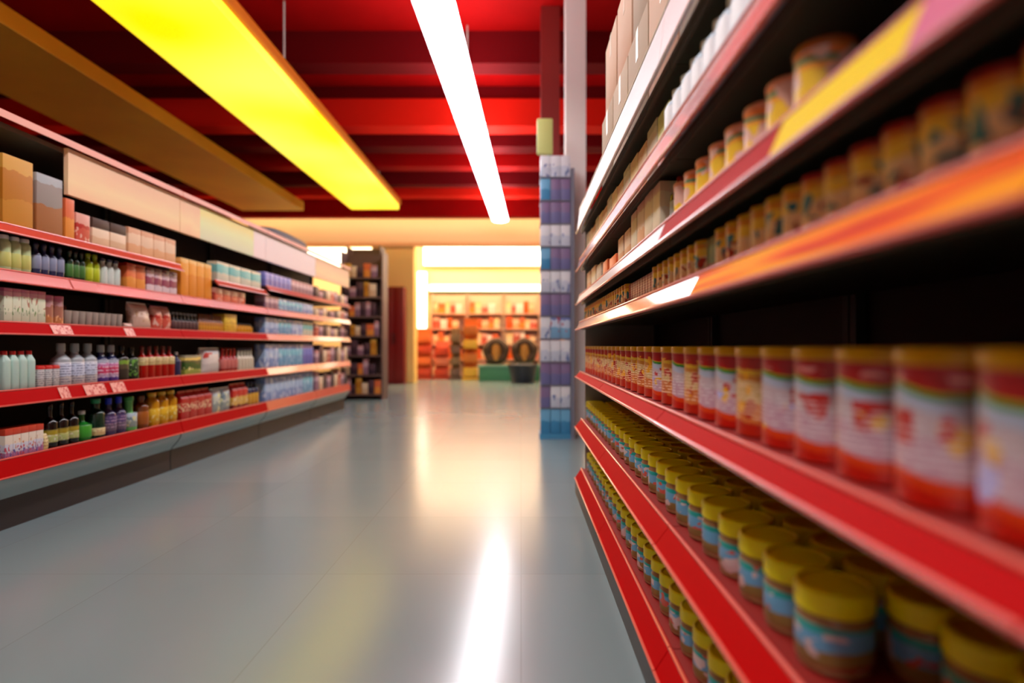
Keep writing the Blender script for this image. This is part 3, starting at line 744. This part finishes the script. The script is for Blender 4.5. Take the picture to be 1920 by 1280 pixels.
# --- bottom shelf
run(z5, -6, 68, 5, 'drink_carton', 'carton', car(L_flower, mat('brick red carton top', (206, 66, 40), 0.45), 0.22, 0.09), 'white flowered carton with brick red top', 0.165, **Z0)
run(z5, 69, 80, 1, 'small_packet', 'packet', bag(L_cream, None, 0, 0.05), 'small yellow printed packet beside red topped cartons', 0.10)
run(z5, 81, 142, 3, 'wine_bottle', 'bottle', bot(G_black, G_black, L_wine, neck=0.3, sh=0.55, l0=0.14, l1=0.42), 'black bottle with yellow green label', 0.275)
run(z5, 143, 168, 1, 'green_bottle', 'bottle', bot(G_green, M_whp, mat('bright green label', (60, 160, 40), 0.4), neck=0.3, sh=0.5), 'short bright green bottle beside black wine bottles', 0.20)
run(z5, 170, 193, 1, 'green_bottle', 'bottle', bot(G_dkgreen, mat('green foil', (40, 150, 90), 0.3), L_cream, neck=0.42, sh=0.6, l0=0.08, l1=0.26), 'tall deep green bottle with slanting cream label', 0.27)
run(z5, 194, 232, 2, 'purple_bottle', 'bottle', bot(G_purple, G_blue, label_mat('mauve label', [(0, (110, 90, 110)), (0.5, (80, 60, 110))], wob=0.1, lines=((190, 160, 180), 0.1, 0.9, 30)), neck=0.34, sh=0.55, capH=0.2, nh=0.82), 'purplish bottle with blue neck', 0.265)
run(z5, 233, 253, 1, 'green_bottle', 'bottle', bot(mat('leaf green plastic', (96, 176, 90), 0.35), mat('green plastic cap', (70, 160, 70), 0.35), L_pbag, neck=0.5, sh=0.4), 'pale green bottle with cream label beside blue necked bottles', 0.255)
run(z5, 255, 276, 1, 'brown_bottle', 'bottle', bot(G_brownl, G_brownl, mat('rust label', (170, 90, 20), 0.4), neck=0.4, sh=0.65), 'dark brown bottle beside amber oil bottles', 0.25)
run(z5, 277, 328, 3, 'amber_bottle', 'bottle', bot(G_amber, M_goldp, label_mat('gold label', [(0, (220, 170, 20)), (0.5, (236, 190, 40))], wob=0.2, blobs=[((240, 226, 150), 5, 0.62, 0, 1)]), neck=0.5, sh=0.7), 'big amber yellow oil bottle', 0.265)
run(z5, 330, 389, 4, 'red_gable_carton', 'carton', gab(L_redc, mat('red gable', (190, 20, 20), 0.35)), 'red gable top carton with cream lettering', 0.245, **Z0)
run(z5, 390, 426, 2, 'pale_bag', 'bag', bag(L_pbag, M_whp, 0.015), 'pale see-through bag beside red gable cartons', 0.22, **Z0)
run(z5, 428, 457, 3, 'gable_carton', 'carton', gab(L_redy, mat('red gable', (190, 20, 20), 0.35)), 'red over yellow gable carton', 0.25, **Z0)
run(z5, 459, 480, 3, 'dark_bottle', 'bottle', bot(G_navy, G_navy, mat('amber band', (214, 160, 50), 0.4), l0=0.05, l1=0.5), 'dark blue bottle with yellow label', 0.25)
# --- second shelf
run(z4, -8, 55, 4, 'milk_bottle', 'bottle', milk(G_mint, M_redp), 'mint white milk bottle with red cap', 0.225, **Z0)
run(z4, 58, 101, 3, 'red_lidded_tub', 'tub', tub(L_news, M_redp), 'white printed tub with red lid', 0.135, **Z0)
run(z4, 103, 178, 3, 'clear_bottle', 'bottle', bot(G_clear, M_grayp, L_newsb, neck=0.36, sh=0.60, l0=0.02, l1=0.55, nh=0.80), 'large clear bottle with grey neck and printed label', 0.27)
run(z4, 179, 217, 2, 'purple_label_bottle', 'bottle', bot(G_navy, M_grayp, L_pink, neck=0.4, sh=0.58, l0=0.03, l1=0.6, nh=0.8), 'dark bottle with pink and purple label', 0.26)
run(z4, 219, 236, 1, 'dark_bottle', 'bottle', bot(G_black, G_black, L_gn, l0=0.05, l1=0.62), 'black bottle with green banded label', 0.255)
run(z4, 238, 255, 1, 'dark_bottle', 'bottle', bot(G_black, G_black, L_gn2, l0=0.05, l1=0.62), 'black bottle with dark leafy label', 0.245)
run(z4, 258, 322, 5, 'red_bottle', 'bottle', bot(G_red, mat('dark red cap', (110, 20, 12), 0.4), L_cream, neck=0.3, sh=0.62, l0=0.42, l1=0.66), 'red liquid bottle with cream label', 0.25)
run(z4, 323, 334, 1, 'dark_bottle', 'bottle', bot(G_navy, M_grayp, None), 'thin navy bottle beside the red liquid bottles', 0.20)
run(z4, 336, 369, 1, 'leafy_pack', 'box', car(L_leafpack, None, 0, 0.12), 'green and yellow printed box beside thin navy bottle', 0.17, **Z0)
run(z4, 371, 409, 1, 'white_bag', 'bag', bag(L_wbag, M_whp, 0.02, 0.12), 'bulky white bag with red print', 0.225, **Z0)
run(z4, 411, 440, 4, 'slim_red_bottle', 'bottle', bot(G_red, G_red, mat('rose label', (200, 110, 100), 0.4), neck=0.35, sh=0.5), 'slim red bottle', 0.23)
run(z4, 441, 470, 5, 'slim_cream_bottle', 'bottle', bot(mat('cream bottle', (206, 196, 170), 0.3), G_navy, None, neck=0.35, sh=0.5), 'slim cream bottle with dark neck', 0.23)
# --- third shelf
run(z3, -8, 72, 5, 'tall_pack', 'packet', car(L_tallpk, M_pinkp, 0.1, 0.06), 'tall white pack with green leaf and pink top', 0.195, **Z0)
run(z3, 73, 112, 2, 'clear_tube', 'tube', tin(L_brtube, M_pinkp), 'pinkish brown see-through tube', 0.18)
run(z3, 113, 222, 9, 'glass_tumbler', 'glass', tum(mat('tumbler glass', (206, 190, 176), 0.15, trans=0.35)), 'small clear tumbler', 0.095)
place('domed_bag', 'brown red domed bag behind the clear tumblers', 'bag', p_bag(0.2, 0.09, 0.14, mat('brown red wrap', (130, 60, 44), 0.35)), (-3.07, px2y(140), z3 + 0.001))
run(z3, 224, 241, 1, 'small_packet', 'packet', bag(L_pinkbag, None, 0, 0.05), 'tiny pink packet lying by the tumblers', 0.035)
run(z3, 244, 281, 1, 'pink_bag', 'bag', bag(L_pinkbag, M_whp, -0.03, 0.1), 'leaning pale pink bag beside red and pink bags', 0.19, **Z0)
run(z3, 282, 315, 2, 'red_bag', 'bag', bag(L_redbag, M_pinkp, 0.0, 0.1), 'red and pink puffed bag', 0.18, **Z0)
run(z3, 316, 365, 7, 'slim_dark_bottle', 'bottle', bot(G_black, M_grayp, mat('dusky label', (90, 60, 60), 0.4), neck=0.35, sh=0.5), 'slim dark bottle with grey cap', 0.15)
run(z3, 366, 411, 9, 'slim_amber_bottle', 'bottle', bot(G_brownl, G_brownl, L_amb, neck=0.35, sh=0.55, l0=0.03, l1=0.55), 'slim amber bottle', 0.155)
run(z3, 412, 436, 1, 'yellow_crate', 'box', car(L_ycarton, None, 0, 0.12), 'bright yellow patterned box beside slim amber bottles', 0.18, **Z0)
run(z3, 438, 468, 5, 'small_yellow_bottle', 'bottle', bot(G_amber, G_black, None), 'small yellow bottle beside the yellow box', 0.10)
# --- fourth shelf
run(z2, -8, 50, 3, 'pale_green_bottle', 'bottle', bot(mat('pale green plastic', (190, 206, 150), 0.35), M_whp, mat('yellow green label', (200, 200, 110), 0.4), neck=0.6, sh=0.75), 'pale green plastic bottle', 0.205)
run(z2, 53, 112, 4, 'blue_bottle', 'bottle', bot(G_navy, G_navy, mat('grey blue label', (140, 146, 170), 0.4), neck=0.45, sh=0.6, l0=0.2, l1=0.6), 'navy bottle with grey label', 0.20)
run(z2, 117, 151, 3, 'olive_bottle', 'bottle', bot(G_dkgreen, G_black, mat('mid green label', (70, 120, 50), 0.4), neck=0.45, sh=0.6), 'dark green bottle with green label', 0.20)
run(z2, 153, 179, 2, 'lime_bottle', 'bottle', bot(G_lime, mat('lime cap', (150, 176, 20), 0.4), mat('lime label', (186, 200, 30), 0.4), neck=0.45, sh=0.65), 'lime yellow bottle', 0.20)
run(z2, 181, 218, 3, 'white_bottle', 'bottle', bot(mat('white bottle', (206, 216, 206), 0.35), G_navy, None, neck=0.5, sh=0.62), 'white bottle with dark cap', 0.19)
run(z2, 226, 262, 2, 'orange_pack', 'packet', car(L_or2, M_can_top, 0.12, 0.08), 'orange pack with red top', 0.19, **Z0)
run(z2, 264, 322, 4, 'pink_pack', 'packet', car(L_pkred, None, 0, 0.08), 'pink and white pack with dark top', 0.19, **Z0)
run(z2, 329, 388, 4, 'orange_carton', 'carton', car(L_or3, None, 0, 0.1), 'tall plain orange carton', 0.33, **Z0)
run(z2, 394, 452, 4, 'rose_carton', 'carton', car(L_redbag, None, 0, 0.1), 'low rose coloured carton under the short shelf', 0.13, **Z0)
# --- fifth shelf
run(z1, -12, 50, 1, 'ochre_carton', 'box', car(L_och, None, 0, 0.3), 'big ochre carton at the near end of the high shelf', 0.40, **Z0)
run(z1, 53, 106, 1, 'grey_carton', 'box', car(L_gry, None, 0, 0.3), 'big grey brown carton beside the ochre one', 0.36, **Z0)
run(z1, 109, 127, 1, 'orange_carton', 'box', car(L_or2, None, 0, 0.15), 'narrow orange carton beside the grey brown one', 0.26, **Z0)
run(z1, 129, 157, 1, 'red_carton', 'box', car(L_redbag, None, 0, 0.15), 'red carton under the cream header board', 0.19, **Z0)
run(z1, 160, 226, 2, 'tan_carton', 'box', car(L_crm, mat('dark brown lid', (80, 56, 44), 0.5), 0.35, 0.2), 'tan box with dark brown lid', 0.19, **Z0)
run(z1, 229, 320, 4, 'peach_carton', 'box', car(L_or2 if False else Cc[1], None, 0, 0.2), 'peach coloured carton under the header board', 0.2, **Z0)
run(1.665, 398, 482, 4, 'teal_carton', 'box', car(L_teal, None, 0, 0.1), 'teal and cream carton on the short shelf', 0.19, **Z0)
# --- third and fourth bays: blue packs, then mixed mauve ones
far_z = [z5, z4, z3, z2, z1]
BL = [[L_blue1, L_blue1, L_blue1, L_blue2], [L_blue1, L_blue2, L_blue2, L_blue3], [L_blue1, L_blue2, L_blue1, L_teal], [L_mauve, L_blue2, L_blue2, L_blue1], [L_blue3, L_blue3, L_mauve, L_mauve]]
sname = ['bottom', 'second', 'third', 'fourth', 'highest']
for si, z in enumerate(far_z):
    hh = (0.27, 0.27, 0.19, 0.15, 0.16)[si]
    for i in range(12):
        y = 6.68 + 0.1285 * i
        place_one('blue_pack', '%s blue pack in the blurred third bay, %s shelf, %s from near end' % ('light' if si < 3 else 'violet', sname[si], ORD[i]), 'packet', p_carton(0.118, 0.12, hh, BL[si][i // 3]), (-2.95, y, z + 0.001), 0, 'blue packs on the %s shelf' % sname[si])
    MV = [L_mauve, L_crm, L_dkm, L_mauve, L_dkm, L_crm, L_redbag, L_mauve, L_dkm, L_crm]
    for i in range(9):
        y = 8.32 + 0.17 * i
        place_one('mauve_pack', 'muted mauve, tan or plum pack in the farthest bay, %s shelf, %s from near end' % (sname[si], ORD[i]), 'packet', p_carton(0.155, 0.12, hh * random.choice((0.7, 0.9, 1.0)), MV[(i + si * 3) % 10]), (-2.95, y, z + 0.001), 0, 'muted packs on the %s shelf' % sname[si])
# dark bundle lying on top of the shelving
bm = squircle([(0.7, 0.0), (0.95, 0.03), (1.0, 0.09), (0.93, 0.16), (0.6, 0.2)], 0.22, 0.75, 3)
tag(obj('wrapped_bundle', bm, mat('dark slate wrap', (66, 58, 66), 0.5), None, (-3.15, 7.6, CAMZ + 1.2505)), 'dark wrapped bundle lying on top of the blue pack shelving', 'bundle')

# ================================================================ END DISPLAY (far left), facing the camera
def display(x0, x1, y0, y1, H, n, label, frame_m, pals, grp, name='display_rack', wave=0, group_label='', sc=1.0):
    t = thing(name, label, 'display rack', ((x0 + x1) / 2, (y0 + y1) / 2, 0))
    off = Vector((-(x0 + x1) / 2, -(y0 + y1) / 2, 0))
    obj('back_panel', B(x0, x1, y1 - 0.03, y1, 0, H), frame_m, t, off)
    for xx in (x0, x1 - 0.03): obj('side_panel', B(xx, xx + 0.03, y0 + 0.05, y1 - 0.031, 0, H), frame_m, t, off)
    zs = [0.08 + (H - 0.25) * i / n for i in range(n)]
    for z in zs:
        sh = obj('shelf', B(x0 + 0.031, x1 - 0.031, y0, y1 - 0.031, z, z + 0.03), frame_m, t, off)
    c = 0
    for i, z in enumerate(zs):
        x = x0 + 0.06; hmax = (H - 0.25) / n - 0.07; j = 0
        while x < x1 - 0.13:
            wd = random.uniform(0.08, 0.14) * sc; h = hmax * random.uniform(0.6, 1.0)
            if x + wd > x1 - 0.04: break
            nm, m = pals[(i * 3 + j) % len(pals)]
            place_one('product_pack', '%s pack on the %s, shelf %s from floor, %s across' % (nm, group_label, ORD[i], ORD[min(j, 11)]), 'packet', p_carton(round(wd, 3), 0.1, round(h, 3), m), (x + wd / 2, y0 + 0.09, z + 0.0305), PI / 2, grp)
            x += wd + 0.012; j += 1
    return t
M_dkr = mat('dark brown rack', (112, 84, 76), 0.5)
display(-3.52, -2.70, 11.4, 11.9, 2.9, 7, 'dark brown rack of mixed goods at the far end of the shelving', M_dkr,
        [('mauve', L_mauve), ('plum', L_dkm), ('ochre', L_och), ('tan', L_crm), ('dark', L_dkm), ('orange', L_or2), ('dusky', L_mauve), ('deep plum', L_dkm)], 'goods on the dark brown rack', group_label='dark brown rack')
display(-3.95, -3.17, 13.2, 13.7, 3.3, 7, 'taller brown rack with orange goods behind the dark rack', M_dkr,
        [('tan', L_crm), ('orange', L_or2), ('ochre', L_och), ('pink', L_redbag), ('cream', Cc[0])], 'goods on the taller brown rack', group_label='taller brown rack')

# ================================================================ BLUE DISPLAY TOWER and column on the right
LT = [label_mat('blue tower pack', [(0.0, (120, 170, 206)), (0.5, (190, 206, 226)), (0.85, (110, 130, 190))], wob=0.15, rough=0.4, blobs=[((170, 90, 120), 2.5, 0.62, 0.3, 1.0)]),
      label_mat('white tower pack', [(0.0, (200, 210, 226)), (0.5, (226, 230, 236))], wob=0.15, rough=0.4, blobs=[((110, 130, 180), 2.5, 0.6, 0, 0.6)]),
      label_mat('violet tower pack', [(0.0, (110, 110, 160)), (0.5, (130, 110, 150))], wob=0.15, rough=0.4),
      label_mat('sky tower pack', [(0.0, (60, 140, 190)), (0.5, (110, 180, 220))], wob=0.15, rough=0.4)]
t = thing('blue_tower_display', 'tall narrow tower display of blue and white packs at the shelving end', 'display', (0.42, 6.75, 0))
off = Vector((-0.42, -6.75, 0))
M_tw = mat('grey blue tower frame', (120, 124, 140), 0.4)
obj('back_panel', B(0.56, 0.60, 6.60, 6.90, 0, 3.05), M_tw, t, off)
obj('base', B(0.21, 0.559, 6.60, 6.90, 0, 0.06), mat('sky blue base', (70, 150, 196), 0.4), t, off)
for i in range(11): obj('shelf', B(0.215, 0.559, 6.60, 6.90, 0.34 + 0.26 * i, 0.352 + 0.26 * i), M_tw, t, off)
obj('header', B(0.18, 0.36, 6.62, 6.70, 3.22, 3.62, bev=0.02), mat('lime header card', (206, 214, 130), 0.5), t, off)
obj('header_post', B(0.3, 0.34, 6.705, 6.74, 3.21, 3.5), M_tw, t, off)
order = [3, 1, 2, 1, 0, 2, 1, 2, 1, 2, 2, 1]
cn = ['blue', 'white', 'violet', 'sky blue']
zz = 0.061
for i in range(12):
    h = 0.275 if i == 0 else 0.24
    for j in range(3):
        place_one('tower_pack', '%s pack on the tower display, level %s from the floor, %s across' % (cn[order[i]], ORD[i], ORD[j]), 'packet', p_carton(0.108, 0.2, h, LT[order[i] if j else (order[i] + (i % 3 == 1)) % 4]), (0.275 + 0.113 * j, 6.71, zz), PI / 2, 'packs on the tower display')
    zz = 0.353 + 0.26 * i
struct('column_1', B(0.53, 0.77, 6.96, 7.2, 0, ZC), mat('white column paint', (246, 244, 240), 0.5))
struct('column_2', B(0.26, 0.50, 7.6, 7.85, 0, ZC), mat('maroon column paint', (130, 26, 22), 0.5))

# ================================================================ FAR ROOM
M_lb = mat('warm white light box', (255, 250, 235), 0.5, emit=(255, 246, 222), estr=FARBOX)
def lightbox(x0, x1, z0, z1, label, y=YE - 0.12, m=M_lb):
    t = thing('light_box', label, 'light box', ((x0 + x1) / 2, y, z0), 0, 'far light boxes')
    w_ = (x1 - x0) / 2; h = z1 - z0
    obj('diffuser', B(-w_, w_, -0.06, 0.0, 0, h, bev=0.015), m, t)
    obj('frame', B(-w_ - 0.02, w_ + 0.02, 0.001, 0.1, -0.02, h + 0.02), M_cream, t)
lightbox(-3.3, 3.5, CAMZ + 2.72, CAMZ + 3.35, 'wide glowing white light box high in the far room')
lightbox(-3.1, 3.5, CAMZ + 1.86, CAMZ + 2.06, 'thin white light strip above the far red display wall')
lightbox(-7.6, -4.9, CAMZ + 2.5, CAMZ + 3.3, 'white light box beyond the opening beside the column')
lightbox(-3.55, -3.2, 0.9, CAMZ + 2.5, 'narrow upright white light panel beside the far column')
t = struct('trim_2', B(-3.1, 3.4, YE - 0.2, YE - 0.002, CAMZ + 1.74, CAMZ + 1.82), mat('dark green trim', (60, 84, 50), 0.5))
# dark red door panel on the cream column
t = thing('red_cabinet', 'tall dark red cabinet standing against the cream column', 'cabinet', (-3.5, YF - 0.25, 0))
obj('body', B(-0.29, 0.29, -0.15, 0.2, 0, CAMZ + 1.62, bev=0.01), mat('dark red cabinet paint', (140, 14, 14), 0.4), t)
for s in (-1, 1):
    d = obj('door', B(0.005 if s > 0 else -0.28, 0.28 if s > 0 else -0.005, -0.172, -0.151, 0.06, CAMZ + 1.58, bev=0.004), mat('dark red cabinet door', (128, 12, 12), 0.4), t)
    obj('handle', B(s * 0.04 - 0.01, s * 0.04 + 0.01, -0.19, -0.173, 1.1, 1.4, bev=0.003), mat('dim metal', (90, 60, 60), 0.3, metal=0.8), d)
# orange, red and cream display shelving along the far wall
pal_far = [('peach', Cc[1]), ('orange', L_or2), ('cream', Cc[0]), ('red', L_redbag), ('pale', M_header3), ('rust', M_or)]
M_wr = mat('pale pink rack', (232, 190, 170), 0.5)
for i, x in enumerate((-2.95, -1.75, -0.55, 0.65)):
    display(x, x + 1.15, 19.2, 19.7, 2.75, 5, 'pale pink wall rack under the far light strip, %s from the column' % ORD[i], M_wr, pal_far[i:] + pal_far[:i], 'goods on the %s far wall rack' % ORD[i], name='wall_rack', group_label='%s far wall rack' % ORD[i], sc=1.7)
# stands in front of it
def stand(name, label, x, y, wd, H, m, m2, n=4):
    t = thing(name, label, 'display stand', (x, y, 0))
    obj('base', B(-wd / 2 - 0.03, wd / 2 + 0.03, -0.2, 0.2, 0, 0.08, bev=0.01), m2, t)
    obj('back', B(-wd / 2, wd / 2, 0.14, 0.18, 0.081, H), m, t)
    for i in range(n):
        z = 0.12 + (H - 0.2) * i / n
        obj('bin', B(-wd / 2, wd / 2, -0.18, 0.139, z, z + (H - 0.2) / n * 0.62, bev=0.01), m if i % 2 else m2, t)
stand('orange_stand', 'broad orange display stand nearest the far column', -3.2 + 0.1, 18.4, 0.55, 1.6, mat('orange card', (236, 120, 60), 0.5), mat('red orange card', (206, 70, 40), 0.5))
stand('orange_stand', 'second broad salmon display stand beside the orange one', -2.5, 18.5, 0.42, 1.2, mat('salmon card', (226, 130, 100), 0.5), mat('red orange card', (206, 70, 40), 0.5), 3)
stand('brown_stand', 'narrow olive brown display stand between the orange ones', -2.03, 18.2, 0.28, 1.6, mat('olive brown card', (130, 110, 80), 0.5), mat('grey brown card', (110, 90, 80), 0.5))
stand('amber_stand', 'slim amber orange display stand with yellow base', -1.55, 18.0, 0.42, 1.9, mat('amber card', (214, 120, 36), 0.5), mat('yellow card', (240, 190, 60), 0.5))
# green counter with two dark round baskets, dark bin
t = thing('green_counter', 'low green counter in the far room', 'counter', (-0.35, 17.6, 0))
obj('body', B(-0.9, 0.9, -0.3, 0.3, 0.0, 0.42, bev=0.01), mat('green counter paint', (70, 140, 100), 0.45), t)
obj('counter_top', B(-0.95, 0.95, -0.34, 0.34, 0.421, 0.47, bev=0.008), mat('teal counter top', (110, 170, 150), 0.4), t)
def wreath(x, label):
    bm = bmesh.new(); R, r = 0.27, 0.13; N, K = 28, 12; vs = []
    for i in range(N):
        a = 2 * PI * i / N; rr = r * (1 + 0.12 * math.sin(5 * a)); vs.append([bm.verts.new(((R + rr * math.cos(2 * PI * j / K)) * math.cos(a), rr * math.sin(2 * PI * j / K), (R + rr * math.cos(2 * PI * j / K)) * math.sin(a) + R + r * 1.1)) for j in range(K)])
    for i in range(N):
        for j in range(K):
            bm.faces.new((vs[i][j], vs[(i + 1) % N][j], vs[(i + 1) % N][(j + 1) % K], vs[i][(j + 1) % K]))
    t = thing('round_wreath', label, 'wreath', (x, 17.6, 0.475))
    obj('ring', bm, mat('dark brown wreath', (80, 56, 34), 0.7), t)
    obj('cushion', lathe([(0.0, 0.10), (0.13, 0.14), (0.15, 0.4), (0.13, 0.64), (0.0, 0.68)], 16), mat('ochre cushion', (206, 140, 60), 0.6), t)
wreath(-0.75, 'dark round wreath standing on the green counter nearest the aisle')
wreath(0.10, 'dark round wreath on the green counter beside the tower display')
t = thing('dark_bin', 'dark navy round bin on the floor before the green counter', 'bin', (0.05, 16.6, 0))
obj('body', lathe([(0.30, 0), (0.32, 0.02), (0.42, 0.5), (0.43, 0.52), (0.40, 0.53), (0.3, 0.06), (0, 0.06)], 24), mat('dark navy plastic', (30, 36, 52), 0.4), t)
obj('liner', lathe([(0.0, 0.42), (0.2, 0.5), (0.34, 0.55), (0.385, 0.51), (0.38, 0.48)], 20), mat('dark liner', (24, 26, 36), 0.5), t)
